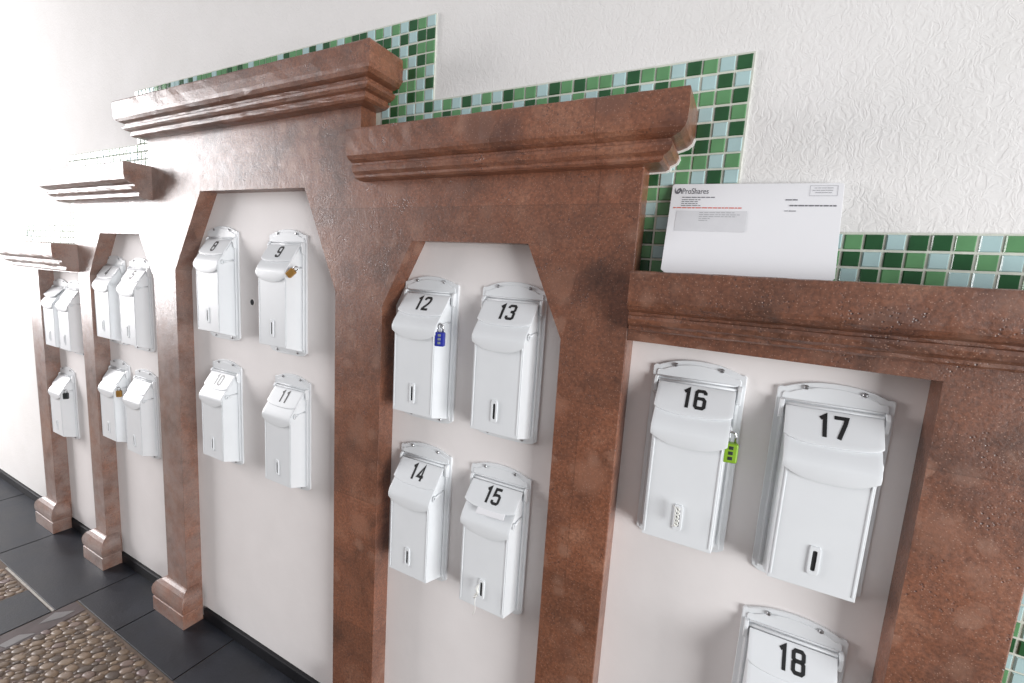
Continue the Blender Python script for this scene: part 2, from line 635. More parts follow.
# ------------------------------------------------------------------ mosaic borders
def mosaic(label, cells, rects, origin, seed):
    """cells: dict (x,z of the tile's left-bottom corner) -> colour letter; rects: grout backing rectangles."""
    root = thing('mosaic_border', label, 'tile border', origin, 'green glass mosaic borders around the stone steps')
    ox, oz = origin[0], origin[2]
    g = MB()
    for (x0, x1, z0, z1) in rects:
        g.box(x0 - ox, x1 - ox, -0.14, -0.005, z0 - oz, z1 - oz)
    g.build('grout', 'grout', root)
    t = MB()
    rd = random.Random(seed)
    for (x, z), c in cells.items():
        t.mi = 'BGK'.index(c)
        jx, jz = rd.uniform(-.015, .015), rd.uniform(-.015, .015)
        x0, x1, z0, z1 = x + 0.07 + jx - ox, x + 0.93 + jx - ox, z + 0.07 + jz - oz, z + 0.93 + jz - oz
        y0 = -0.22 + rd.uniform(-.015, .015)
        e = 0.05
        A = [(x0, -0.1, z0), (x1, -0.1, z0), (x1, -0.1, z1), (x0, -0.1, z1)]
        B = [(x0, y0 + e, z0), (x1, y0 + e, z0), (x1, y0 + e, z1), (x0, y0 + e, z1)]
        C_ = [(x0 + e, y0, z0 + e), (x1 - e, y0, z0 + e), (x1 - e, y0, z1 - e), (x0 + e, y0, z1 - e)]
        t.loft([A, B, C_])
    t.build('tiles', ['tileB', 'tileG', 'tileK'], root)
    return root


def fill(cells, x0, x1, z0, z1, rd):
    """Random tiles on an integer lattice anchored at (x0, z1)."""
    nx, nz = int(round(x1 - x0)), int(round(z1 - z0))
    for a in range(nx):
        for b in range(nz):
            k = (round(x0 + a, 3), round(z1 - 1 - b, 3))
            if k not in cells:
                cells[k] = rd.choice('BBGGK')


# fourth step (lattice column i counts leftward from x = 0, row j downward from z = 0)
rows = {
    0: 'KBGKBGGKBGGKGKBGGKBGBKBGB', 1: 'BKBBGKBKGKBGBKGKBGKBGBGKG', 2: 'KGGGBGKB', 3: 'GKBGGK', 4: 'KBKGBG', 5: 'BGKKGB',
    6: 'GBGGBK', 7: 'BKBGBK', 8: 'GKGBGG', 9: 'KBGKGB', 10: 'GGBKBG', 11: 'BKGBGK', 12: 'KGBKBG', 13: 'GBKGGK'}
cells = {}
for j, s_ in rows.items():
    for k, ch in enumerate(s_):
        if j >= 2 and k >= 6:
            continue
        cells[(float(-(k + 1)), float(-(j + 1)))] = ch
rd = random.Random(3)
fill(cells, -25, -6, -3, 0, rd)
mosaic('green and pale blue mosaic stepping down behind the white envelope', cells,
       [(-25, 0.05, -3.2, 0.05), (-5.72, 0.05, -13.97, -3.2)], (-12, 0, -13.97), 5)

# centre step
rowsC = {-7: 'BGKBGBGBKKGBGKBKBGGKBGGG', -6: 'KKBKBKKG', -5: 'GGKBKG', -4: 'GKBGBK', -3: 'BGKBGB', -2: 'KBGGKB', -1: 'BGKBGK', 0: 'KBBGKB', 1: 'BGKBGK', 2: 'GBKGBG'}
cells = {}
for j, s_ in rowsC.items():
    for k, ch in enumerate(s_):
        cells[(float(-(26 + k)), float(-(j + 1)))] = ch
for k in range(50):
    rd.random()
fill(cells, -76, -25, 4, 7, rd)
fill(cells, -76, -70, -3, 4, rd)
mosaic('green mosaic running along the top of the tallest centre step', cells,
       [(-76, -25.02, 3.9, 7.05), (-31.72, -25.02, -3.02, 3.9), (-76, -69.3, -3.72, 3.9)], (-50, 0, 3.9), 6)

# right step
X0, Z0 = 6.1, -11.046
cells = {}
rE = ['GKBKKGBGKB', 'KBKGBKGBKG', 'BKGKGBBKGB']
for j, s_ in enumerate(rE):
    for k, ch in enumerate(s_):
        cells[(round(X0 + k, 3), round(Z0 - 1 - j, 3))] = ch
lead = ['BKGBGK', 'GBKGBG', 'GKBGKB']
for j, s_ in enumerate(lead):
    for k, ch in enumerate(s_):
        cells[(round(X0 - 1 - k, 3), round(Z0 - 1 - j, 3))] = ch
fill(cells, X0 + 10, X0 + 16, Z0 - 3, Z0, rd)
colr = {(0, 20): 'G', (0, 21): 'K', (0, 22): 'B', (0, 23): 'G'}
cc = 'GBKGGKBGKB'
for j in range(3, 56):
    for k in range(6):
        cells[(round(X0 + 10 + k, 3), round(Z0 - 1 - j, 3))] = cc[(j * 3 + k * 7 + (j * k) % 4) % 10]
for j, ch in zip(range(18, 26), 'KBBGKBGB'):
    cells[(round(X0 + 10, 3), round(Z0 - 1 - j, 3))] = ch
mosaic('green mosaic of three rows above the right step, beyond the envelope', cells,
       [(0.07, 22.12, -14.05, -11.0), (16.07, 22.12, -66.9, -14.05)], (12, 0, -66.9), 7)

# second and first step, mirrored on the left
cells = {}
fill(cells, -98, -76, -3, 0, rd)
fill(cells, -98, -92, -14, -3, rd)
mosaic('sunlit mosaic behind the second step from the left', cells,
       [(-98, -76.02, -3.72, 0.05), (-98, -92.02, -14.1, -3.72)], (-88, 0, -14.1), 8)
cells = {}
fill(cells, -118, -98, -14, -11, rd)
fill(cells, -118, -112, -66, -14, rd)
mosaic('mosaic edging the lowest step at the far left', cells,
       [(-118, -98.02, -14.12, -10.95), (-118, -112.22, -66.1, -14.12)], (-112, 0, -66.1), 9)


# ------------------------------------------------------------------ stone surrounds
PROFILE = [(0.0, 0.0), (2.02, 0.0), (2.16, 0.06), (2.2, 0.18), (2.22, 1.0), (2.2, 1.85), (2.12, 2.15), (1.9, 2.42), (1.6, 2.55), (1.42, 2.60),
           (1.40, 2.85), (1.62, 2.90), (1.66, 3.02), (1.60, 3.22), (1.40, 3.42), (1.15, 3.50), (1.08, 3.52), (1.06, 3.70),
           (1.12, 3.74), (1.12, 3.98), (0.92, 4.15), (0.6, 4.22), (0.0, 4.25)]

PROFILE2 = [(0.0, 0.0), (2.02, 0.0), (2.16, 0.06), (2.2, 0.18), (2.22, 1.2), (2.2, 1.95), (2.12, 2.25), (1.88, 2.52), (1.55, 2.66), (1.40, 2.70),
            (1.38, 2.88), (1.50, 2.93), (1.54, 3.15), (1.44, 3.45), (1.18, 3.62), (1.10, 3.66), (1.08, 3.86), (0.9, 3.98), (0.6, 4.0), (0.0, 4.02)]


def cornice(root, o, xl, xr, top, proj, free_l, free_r, over):
    """Moulded cap: profile swept along the front and returned along each free end."""
    c = MB()
    c.smooth = False
    k = proj / 2.2
    ko = over / 2.2
    rings = []
    for (p, h) in (PROFILE2 if xl > -40 else PROFILE):
        y = YS - p * k
        z = top - h
        a = xl - (p * ko if free_l else 0)
        b = xr + (p * ko if free_r else 0)
        rings.append([(a - o[0], -0.003, z - o[2]), (a - o[0], y, z - o[2]), (b - o[0], y, z - o[2]), (b - o[0], -0.003, z - o[2])])
    c.loft(rings, closed=True, cap=True)
    bmesh.ops.subdivide_edges(c.bm, edges=[e for e in c.bm.edges if abs(e.verts[0].co.x - e.verts[1].co.x) > 6], cuts=30, use_grid_fill=False)
    rn = random.Random(int(xl * 10) & 255)
    for v in c.bm.verts:
        if v.co.y < YS - 0.3:
            v.co.y += rn.uniform(-0.025, 0.025)
            v.co.z += rn.uniform(-0.025, 0.025)
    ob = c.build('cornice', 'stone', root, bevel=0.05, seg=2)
    return ob


def caulk(root, o, xr, top, over):
    """White sealant bead where the cornice end meets the mosaic."""
    b = MB()
    ko = over / 2.2
    A = [(xr + p * ko, top - h) for p, h in PROFILE2[5:]]
    B = []
    for i, (x, z) in enumerate(A):
        B.append((x + 0.10 * (1 if i < len(A) - 3 else 0.3), z - 0.10))
    ring = A + B[::-1]
    b.prism([(x - o[0], z - o[2]) for x, z in ring], 'y', -0.34, -0.16)
    q = b.build('sealant_bead', 'string', root)
    q['label'] = 'white sealant bead'


def plinth_base(root, o, x0, x1, ol, orr, out=1.1):
    """Square plinth with a swelling ovolo that dies into the pilaster shaft (name: base_block)."""
    prof = [(1.0, -0.02), (1.0, 2.1), (0.90, 2.14), (0.90, 2.34), (1.0, 2.42), (1.06, 2.9), (1.05, 3.5), (0.95, 4.05), (0.74, 4.6), (0.44, 5.05), (0.16, 5.3), (0.03, 5.36)]
    b = MB()
    rings = []
    for f, h in prof:
        a, c_ = x0 - ol * f - o[0], x1 + orr * f - o[0]
        y = YS - out * f
        z = -ZF + h - o[2]
        rings.append([(a, -0.45, z), (a, y, z), (c_, y, z), (c_, -0.45, z)])
    b.loft(rings)
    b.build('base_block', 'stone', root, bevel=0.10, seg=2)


def surround(key, name, label, cor, bases):
    B_ = BAY[key]
    o = ((B_['x0'] + B_['x1']) / 2, 0, -ZF)
    root = thing('stone_surround', label, 'stone surround', o, 'stepped red stone surrounds along the wall')
    zb = -ZF
    op = [(x, zb + 0.02 if z is None else z) for x, z in B_['open']]
    x0, x1, t = B_['x0'], B_['x1'], B_['top'] - 0.02
    if key == 'A':
        outer = [(x0, zb + .02), (x0, t), (x1, t)] + op[::-1]
    elif key == 'B':
        outer = [(x0, zb + .02), (x0, t), (x1, t)] + op[::-1]
    elif key == 'E':
        outer = [(x0, t), (x1, t), (x1, zb + .02)] + op[::-1]
    else:
        outer = [(x0, zb + .02), (x0, t), (x1, t), (x1, zb + .02)] + op[::-1]
    s = MB()
    s.prism([(x - o[0], z - o[2]) for x, z in outer], 'y', YS, -0.003)
    seam = {'A': (x1,), 'B': (x1,), 'C': (x0, x1), 'D': (x0,), 'E': (x0,)}[key]
    ed = []
    for e in s.bm.edges:
        p, q = e.verts[0].co, e.verts[1].co
        if abs(p.y - YS) < 1e-4 and abs(q.y - YS) < 1e-4:
            if not any(abs(p.x + o[0] - c) < 1e-3 and abs(q.x + o[0] - c) < 1e-3 for c in seam):
                ed.append(e)
    bmesh.ops.bevel(s.bm, geom=ed, offset=0.09, segments=2, affect='EDGES', profile=0.5)
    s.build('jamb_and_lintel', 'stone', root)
    cornice(root, o, *cor)
    if key == 'D':
        caulk(root, o, cor[1], cor[2], cor[6])
    for bs in bases:
        plinth_base(root, o, *bs)
    return root


surround('C', 'C', 'tallest red stone surround at the centre, framing mailboxes 8 to 11',
         (-69.2, -31.73, 3.86, 2.25, True, True, 3.2), [(-69.2, -64.2, 2.2, 0.9), (-34.75, -31.9, 0.8, 0.0)])
surround('D', 'D', 'red stone surround with clipped corners framing mailboxes 12 to 15',
         (-31.2, -5.73, -3.05, 2.2, False, True, 2.75), [(-31.7, -28.95, 0.0, 0.9), (-10.6, -5.73, 1.0, 1.0)])
surround('E', 'E', 'lower red stone surround at the right under the envelope, framing mailboxes 16 to 18',
         (-5.45, 16.05, -14.0, 2.2, False, True, 2.75), [(11.4, 16.05, 1.0, 1.0)])
surround('B', 'B', 'glaring sunlit stone surround second from the left with four mailboxes',
         (-92.0, -68.6, -3.7, 3.0, True, False, 2.7), [(-92.0, -88.2, 2.3, 0.9)])
surround('A', 'A', 'lowest stone surround at the far left with three mailboxes',
         (-112.2, -91.6, -14.15, 3.0, True, False, 2.7), [(-112.2, -107.6, 2.3, 0.9)])


# ------------------------------------------------------------------ mailbox
DIG = {   # strokes in a 0.56 x 1.0 cell
    '1': [[(0.10, 0.80), (0.28, 0.93), (0.28, 0.0)]],
    '2': [[(0.06, 0.74), (0.06, 0.84), (0.14, 0.925), (0.28, 0.93), (0.42, 0.925), (0.49, 0.84), (0.49, 0.68), (0.40, 0.48), (0.16, 0.20), (0.08, 0.075)], [(0.02, 0.075), (0.54, 0.075)]],
    '3': [[(0.06, 0.76), (0.06, 0.85), (0.14, 0.925), (0.41, 0.925), (0.49, 0.85), (0.49, 0.63), (0.42, 0.535), (0.24, 0.52)],
          [(0.24, 0.52), (0.42, 0.505), (0.49, 0.41), (0.49, 0.15), (0.41, 0.075), (0.14, 0.075), (0.06, 0.15), (0.06, 0.26)]],
    '4': [[(0.40, 0.0), (0.40, 0.95), (0.07, 0.27), (0.55, 0.27)]],
    '5': [[(0.50, 0.925), (0.10, 0.925), (0.08, 0.54), (0.20, 0.58), (0.40, 0.58), (0.49, 0.49), (0.49, 0.16), (0.41, 0.075), (0.14, 0.075), (0.06, 0.15), (0.06, 0.26)]],
    '6': [[(0.49, 0.76), (0.49, 0.85), (0.41, 0.925), (0.15, 0.925), (0.07, 0.84), (0.07, 0.16), (0.15, 0.075), (0.41, 0.075), (0.49, 0.16), (0.49, 0.46), (0.41, 0.545), (0.15, 0.545)]],
    '7': [[(0.03, 0.925), (0.50, 0.925), (0.44, 0.66), (0.22, 0.0)]],
    '8': [[(0.15, 0.53), (0.07, 0.61), (0.07, 0.84), (0.15, 0.925), (0.41, 0.925), (0.49, 0.84), (0.49, 0.61), (0.41, 0.53), (0.15, 0.53)],
          [(0.15, 0.53), (0.07, 0.44), (0.07, 0.16), (0.15, 0.075), (0.41, 0.075), (0.49, 0.16), (0.49, 0.44), (0.41, 0.53)]],
    '9': [[(0.07, 0.24), (0.07, 0.15), (0.15, 0.075), (0.41, 0.075), (0.49, 0.16), (0.49, 0.84), (0.41, 0.925), (0.15, 0.925), (0.07, 0.84), (0.07, 0.54), (0.15, 0.455), (0.41, 0.455)]],
    '0': [[(0.15, 0.925), (0.41, 0.925), (0.49, 0.84), (0.49, 0.16), (0.41, 0.075), (0.15, 0.075), (0.07, 0.16), (0.07, 0.84), (0.15, 0.925)]],
}


def ribbon(path, w):
    """2D polyline -> outline quads (left points, right points) with mitred joints."""
    P = [Vector((a, b, 0)) for a, b in path]
    closed = (P[0] - P[-1]).length < 1e-6
    if closed:
        P = P[:-1]
    n = len(P)
    L, Rr = [], []
    for i in range(n):
        if closed:
            d0 = (P[i] - P[i - 1]).normalized()
            d1 = (P[(i + 1) % n] - P[i]).normalized()
        else:
            d0 = (P[i] - P[max(i - 1, 0)]).normalized() if i > 0 else (P[1] - P[0]).normalized()
            d1 = (P[i + 1] - P[i]).normalized() if i < n - 1 else d0
        t = (d0 + d1)
        t = t.normalized() if t.length > 1e-4 else d0
        nn = Vector((-t.y, t.x, 0))
        c = max(0.45, nn.dot(Vector((-d0.y, d0.x, 0))))
        L.append(P[i] + nn * (w / 2 / c))
        Rr.append(P[i] - nn * (w / 2 / c))
    if closed:
        L.append(L[0])
        Rr.append(Rr[0])
    return L, Rr


HX = 3.05                         # half width of the back plate
LID_A = Vector((0, -0.62, -1.22))  # lid hinge (local; z = 0 at the plate's top corners)
LID_B = Vector((0, -2.95, -3.78))  # front corner of the slope
SL = (LID_B - LID_A).normalized()
SN = Vector((0, SL.z, -SL.y))
if SN.y > 0:
    SN = -SN


def on_slope(x, s, h=0.0):
    p = LID_A + SL * s + SN * h
    return (x, p.y, p.z)


def plate_outline(g=0.0, zt=0.0, zb=-13.0):
    pts = []
    w = HX - g
    pts.append((-w, zb + 0.35))
    pts.append((-w, zt - 0.12 - g))
    pts.append((-w + 0.12, zt - g))
    N = 22
    for i in range(N + 1):
        x = -w + 0.4 + (2 * w - 0.8) * i / N
        u_ = abs(x) / (w - 0.4)
        z = zt - g + 0.56 * (1 - u_ ** 2.2) if u_ < 1 else zt - g
        pts.append((x, z))
    pts.append((w - 0.12, zt - g))
    pts.append((w, zt - 0.12 - g))
    pts.append((w, zb + 0.35))
    pts.append((w - 0.45, zb + 0.05 + g))
    pts.append((w - 1.4, zb - 0.08 + g))
    pts.append((-w + 1.4, zb - 0.08 + g))
    pts.append((-w + 0.45, zb + 0.05 + g))
    return pts


H0 = 13.0     # the Empty sits at the plate's bottom


def mailbox_parts(root, parts_of_number=None, lid_open=0.0):
    def fin(mb_, name, mat='enamel', bevel=0.0, parent=root, seg=2):
        bmesh.ops.translate(mb_.bm, vec=(0, 0, H0), verts=mb_.bm.verts[:])
        return mb_.build(name, mat, parent, bevel=bevel, seg=seg)

    p = MB()
    p.prism(plate_outline(), 'y', -0.26, -0.004)
    p.prism(plate_outline(0.30), 'y', -0.34, -0.25)
    # upright rails pressed into the plate beside the box
    for sx in (-1, 1):
        p.box(sx * 2.62 - 0.07, sx * 2.62 + 0.07, -0.46, -0.3, -12.3, -1.2)
    fin(p, 'back_plate', bevel=0.05)

    b = MB()
    prof = [(-0.30, -1.30), (-0.62, -1.30), (-2.72, -3.62), (-2.80, -3.9), (-2.80, -11.95), (-0.30, -12.5)]
    rings = []
    for x, fx in ((-2.42, 0), (2.42, 0)):
        rings.append([(x * (1.0 if y > -0.7 else (0.955 if y > -2.75 else 0.94)), y, z) for y, z in prof])
    b.loft(rings)
    # folded seams down both front edges
    for sx in (-1, 1):
        b.box(sx * 2.13 - 0.055, sx * 2.13 + 0.055, -2.86, -2.79, -11.7, -4.2)
    fin(b, 'box', bevel=0.06)

    # lower flap: slopes on from the lid, then turns down in a curved lip
    grid = []
    N = 18
    for i in range(N + 1):
        x = -2.42 + 4.84 * i / N
        u_ = x / 2.42
        bot = -4.45 - 0.62 * (1 - abs(u_) ** 2.6)
        row = [on_slope(x, 1.5, 0.05), on_slope(x, 2.6, 0.06), on_slope(x, 3.18, 0.08), (x, -3.03, -3.86), (x, -3.10, -4.02), (x, -3.11, -4.2), (x, -3.06, bot)]
        grid.append(row)
    f = MB()
    f.smooth = True
    f.sheet(grid[::-1], 0.14)
    fin(f, 'lower_flap', bevel=0.03)

    # lid: upper plate on the slope with a bowed lower edge
    lid = MB()
    grid = []
    Ns = 8
    for i in range(N + 1):
        x = -2.5 + 5.0 * i / N
        u_ = abs(x) / 2.5
        end = 2.12 + 0.36 * (1 - u_ ** 3.0)
        if u_ > 0.93:
            end -= 0.08
        row = []
        for j in range(Ns + 1):
            s = end * j / Ns
            lift = math.tan(lid_open) * s
            row.append(on_slope(x, s, 0.20 + lift))
        grid.append(row)
    lid.smooth = True
    lid.sheet(grid[::-1], 0.15)
    lid_o = fin(lid, 'lid', bevel=0.03)
    # side returns of the lid
    # hinge: bar with two knuckles
    h = MB()
    h.smooth = True
    h.tube([(-2.55, -0.52, -1.06), (2.55, -0.52, -1.06)], 0.13, 10)
    h.tube([(-2.55, -0.40, -0.80), (2.55, -0.40, -0.80)], 0.07, 8)
    fin(h, 'hinge_bar')
    for sx in (-1, 1):
        e = MB()
        e.prism([(-0.25, -0.75), (-0.62, -0.80), (-0.80, -1.1), (-0.78, -1.85), (-0.6, -2.05), (-0.25, -2.05)], 'x', sx * 2.72 - 0.13, sx * 2.72 + 0.13)
        fin(e, 'hinge_ear', bevel=0.05)
    # hasp lug on the right cheek
    r = MB()
    r.smooth = True
    r.tube([(2.40, -0.5, -3.42), (2.46, -1.3, -3.52), (2.46, -2.0, -3.62)], 0.10, 8)
    ringp = [(2.46, -2.22 + 0.22 * math.cos(t), -3.68 + 0.22 * math.sin(t)) for t in [2 * math.pi * k / 14 for k in range(15)]]
    r.tube(ringp, 0.075, 6)
    fin(r, 'hasp_loop')
    # viewing slot
    fr = MB()
    cx = -0.02
    A, Bq = [], []
    for k in range(24):
        t = 2 * math.pi * k / 24
        ct, st_ = math.cos(t), math.sin(t)
        sgn = lambda v: math.copysign(abs(v) ** 0.3, v)
        A.append((cx + 0.29 * sgn(ct), -10.05 + 0.92 * sgn(st_)))
        Bq.append((cx + 0.125 * sgn(ct), -10.05 + 0.66 * sgn(st_)))
    rings = [[(x, -2.79, z) for x, z in A], [(x, -2.93, z) for x, z in A], [(x, -2.93, z) for x, z in Bq], [(x, -2.79, z) for x, z in Bq]]
    fr.loft(rings, cap=False)
    fro = fin(fr, 'slot_frame', bevel=0.03)
    sl = MB()
    sl.prism([(x * 1.0, z) for x, z in Bq], 'y', -2.84, -2.79)
    fin(sl, 'slot', 'dark', parent=fro)
    # screws
    for (sx, sz) in ((-1.5, 0.12), (1.5, 0.12), (-1.7, -12.72), (1.7, -12.72)):
        s = MB()
        s.smooth = False
        s.disc_stack((sx, 0, sz), 'y', [(0.15, -0.33), (0.15, -0.39), (0.10, -0.46), (0.02, -0.48)], 12)
        fin(s, 'screw', 'steel')
    return lid_o


def number_part(root, txt, lid_open=0.0, mat='black', tilt=0.0):
    n = MB()
    hgt = 1.6
    kx = 0.84
    wid = 0.60 * hgt * kx
    x = -wid * (len(txt) - 1) / 2 - 0.28 * hgt * kx
    w = 0.165
    up = 0.205
    for q, ch in enumerate(txt):
        for path in DIG[ch]:
            L, Rr = ribbon(path, w)
            pl = []
            for side in (L, Rr):
                o_ = []
                for p in side:
                    px = x + (p.x * kx + tilt * p.y) * hgt
                    s = 0.30 + (1 - p.y) * hgt
                    o_.append((px, s))
                pl.append(o_)
            for i in range(len(L) - 1):
                quad = [pl[0][i], pl[0][i + 1], pl[1][i + 1], pl[1][i]]
                top = [n.bm.verts.new(on_slope(a, s, up + 0.016 + math.tan(lid_open) * s)) for a, s in quad]
                n.face(top)
        x += wid
    bmesh.ops.recalc_face_normals(n.bm, faces=n.bm.faces[:])
    bmesh.ops.translate(n.bm, vec=(0, 0, H0), verts=n.bm.verts[:])
    ob = n.build('number', mat, root, fix=False)
    ob['label'] = 'black stick-on number %s' % txt if mat == 'black' else 'worn grey number %s' % txt
    return ob


# (x centre, z of top corners, scale, number, lid opening, tilt about the wall normal in degrees, label)
BOXES = [
    (-104.65, -20.6, 0.93, '', 0.16, 0, 'white mailbox with gaping lid, upper left in the lowest surround at the far left'),
    (-98.8, -20.6, 0.93, '', 0, 0, 'white mailbox with closed lid, upper right in the lowest surround at the far left'),
    (-104.6, -36.3, 0.96, '', 0, 0, 'single white mailbox with a black padlock, lower in the lowest surround at the far left'),
    (-84.7, -16.0, 1.00, '4', 0, 0, 'white mailbox, upper left of four in the second surround from the left'),
    (-77.1, -16.1, 1.00, '5', 0, 0, 'white mailbox, upper right of four in the second surround from the left'),
    (-85.0, -32.2, 1.00, '', 0, 0, 'white mailbox with small brass padlock, lower left in the second surround from the left'),
    (-77.1, -32.6, 1.00, '', 0, 0, 'white mailbox, lower right of four in the second surround from the left'),
    (-56.7, -11.5, 1.03, '8', 0, 0, 'white mailbox 8, upper left in the tallest stone surround'),
    (-44.5, -11.8, 1.03, '9', 0, 0, 'white mailbox 9 with a brass padlock on its hasp'),
    (-56.5, -28.2, 1.00, '10', 0, 0, 'white mailbox 10 with a faded number, lower left in the tallest stone surround'),
    (-43.8, -28.1, 1.00, '11', 0, 0, 'white mailbox 11, lower right in the tallest stone surround'),
    (-24.4, -15.85, 1.0, '12', 0, 0, 'white mailbox 12 with a blue combination padlock'),
    (-15.8, -15.85, 1.0, '13', 0, 0, 'white mailbox 13, right of the one with the blue padlock'),
    (-24.3, -31.95, 1.0, '14', 0, 0, 'white mailbox 14, below the one with the blue padlock'),
    (-16.0, -31.95, 1.0, '15', 0.13, 0, 'white mailbox 15 with lid propped by a letter and string in its slot'),
    (-0.95, -20.45, 1.0, '16', 0, 0, 'white mailbox 16 with a lime green combination padlock'),
    (6.95, -20.75, 1.0, '17', 0, 0, 'white mailbox 17, upper right under the right stone cornice'),
    (6.85, -36.65, 1.0, '18', 0, 0, 'white mailbox 18, cut off by the bottom edge of the photo'),
]
def ysc(x):
    return 0.70 if x < -70 else (0.75 if x < -40 else 0.85)


GROUP = 'white wall mailboxes in the stone surrounds'
proto = {}
BOXOBJ = {}
for idx, (x, zt, sc, txt, lo, tl, lab) in enumerate(BOXES):
    org = (x, 0, zt - H0 * sc)
    if lo not in proto:
        r = thing('mailbox', lab, 'mailbox', org, GROUP)
        mailbox_parts(r, lid_open=lo)
        proto[lo] = r
        bare = r
    else:
        src = proto[lo]
        r = src.copy()
        COL.objects.link(r)
        for ch in list(src.children):
            if ch.name.split('.')[0] == 'number':
                continue
            copy_tree(ch, r)
        r.location = V(*org)
    tag(r, lab, 'mailbox', GROUP)
    r.scale = (sc, ysc(x), sc)
    r.rotation_euler = (0, math.radians(-tl), 0)
    BOXOBJ[idx + 1] = r
    if txt:
        number_part(r, txt, lo, 'ghost' if txt == '10' else 'black')


# ------------------------------------------------------------------ padlocks
def padlock(label, loc, col, size=1.0, dials=True, rz=0.0, lean=0.0):
    r = thing('padlock', label, 'padlock', loc, 'padlocks hanging from mailbox hasps')
    b = MB()
    w, d, h = 0.36 * size, 0.24 * size, 1.05 * size
    b.box(-w, w, -d, d, 0, h)
    body = b.build('body', col, r, bevel=0.10 * size, seg=3)
    s = MB()
    s.smooth = True
    sw = 0.20 * size
    path = [(-sw, 0, h - 0.1)] + [(-sw, 0, h + 0.35 * size)] + [(-sw * math.cos(t), 0, h + 0.35 * size + sw * 1.1 * math.sin(t)) for t in [math.pi * k / 8 for k in range(9)]] + [(sw, 0, h - 0.1)]
    s.tube(path, 0.065 * size, 8)
    s.build('shackle', 'shackle', r)
    if dials:
        for k in range(3):
            q = MB()
            q.box(-0.11 * size, 0.11 * size, -d - 0.03, -d + 0.02, (0.18 + 0.28 * k) * size, (0.36 + 0.28 * k) * size)
            q.build('dial', 'lockblack' if col != 'blue' else 'lockgrey', r, bevel=0.02)
    r.rotation_euler = (0, lean, rz)
    return r


def hasp(idx, dx=0.0, dy=0.0, dz=0.0):
    x, zt, sc = BOXES[idx - 1][:3]
    return (x + (2.50 + dx) * sc, (-2.22 + dy) * ysc(x), zt + (-3.68 + dz) * sc)


padlock('lime green combination padlock hanging from mailbox 16', hasp(16, 0.08, -0.15, -1.82), 'green', 1.25, True, 0.2)
padlock('blue combination padlock hanging from mailbox 12', hasp(12, 0.05, -0.15, -1.75), 'blue', 1.2, True, 0.35)
padlock('brass padlock twisted sideways on mailbox 9', hasp(9, 0.18, -0.65, -0.65), 'brass', 0.92, False, 0.3, -2.3 + math.pi)
padlock('small brass padlock on the mailbox lower left of four in the second surround', hasp(6, 0.1, 0.2, -1.1), 'brass', 0.95, False, 0.7)
padlock('black padlock on the single lower mailbox at the far left', hasp(3, 0.1, 0.3, -1.15), 'lockblack', 1.0, False, 0.9)

# ------------------------------------------------------------------ mail and small things
# big window envelope leaning on the right cornice
EN_BL, EN_BR = Vector((-3.92, -2.15, -13.985)), Vector((5.72, -2.15, -13.985))
EN_TL, EN_TR = Vector((-4.02, -0.30, -7.92)), Vector((5.70, -0.30, -8.20))
env = thing('envelope', 'large white window envelope leaning on the right stone cornice', 'envelope', ((EN_BL.x + EN_BR.x) / 2, -2.15, -13.985))
eo = Vector(((EN_BL.x + EN_BR.x) / 2, -2.15, -13.985))
en_n = (EN_BR - EN_BL).cross(EN_TL - EN_BL).normalized()
if en_n.y > 0:
    en_n = -en_n


def en(u_, v_, h=0.0):
    """Point on the envelope: u 0..1 left to right, v 0..1 top to bottom."""
    a = EN_TL.lerp(EN_TR, u_)
    b = EN_BL.lerp(EN_BR, u_)
    return a.lerp(b, v_) - eo + en_n * h


e_ = MB()
outl = [(0.012, 0), (0.988, 0), (1, 0.02), (1, 0.98), (0.985, 1), (0.03, 1), (0, 0.965), (0, 0.02)]
e_.loft([[en(a, b, 0.0) for a, b in outl], [en(a, b, 0.09) for a, b in outl]])
e_.build('sleeve', 'paper', env, bevel=0.02)


def en_quads(name, mat, rects, h=0.105, parent=env):
    q = MB()
    for (u0, v0, u1, v1) in rects:
        q.face(q.verts([en(u0, v0, h), en(u1, v0, h), en(u1, v1, h), en(u0, v1, h)]))
    return q.build(name, mat, parent, fix=False)


en_quads('address_window', 'window', [(0.05, 0.305, 0.49, 0.535)], 0.1)
rdx = random.Random(8)


def words(u0, u1, v, hh, seed):
    r_ = random.Random(seed)
    out = []
    u = u0
    while u < u1:
        w = r_.uniform(0.012, 0.04)
        out.append((u, v, min(u + w, u1), v + hh))
        u += w + 0.005
    return out


en_quads('text_line', 'ink', words(0.075, 0.285, 0.150, 0.010, 1))
en_quads('text_line', 'ink', words(0.075, 0.20, 0.178, 0.008, 2))
en_quads('text_line', 'ink', words(0.075, 0.18, 0.200, 0.008, 3))
en_quads('text_line', 'ink', words(0.075, 0.18, 0.222, 0.008, 4))
en_quads('text_line', 'ink', words(0.075, 0.20, 0.244, 0.008, 5))
en_quads('text_line', 'ink', words(0.70, 0.765, 0.175, 0.012, 6))
en_quads('text_line', 'ink', words(0.725, 0.97, 0.235, 0.014, 7))
en_quads('text_line', 'ink', words(0.70, 0.765, 0.296, 0.008, 8))
en_quads('text_line', 'inkpale', words(0.20, 0.42, 0.322, 0.008, 11))
en_quads('text_line', 'inkpale', words(0.20, 0.45, 0.345, 0.008, 12))
en_quads('text_line', 'inkpale', words(0.20, 0.43, 0.366, 0.008, 13))
en_quads('text_line', 'inkpale', words(0.20, 0.27, 0.388, 0.008, 14))
en_quads('text_line', 'inkpale', words(0.20, 0.26, 0.41, 0.008, 15))
en_quads('red_line', 'inkred', words(0.025, 0.455, 0.267, 0.012, 21))
box = (0.825, 0.028, 0.968, 0.135)
tt = 0.0022
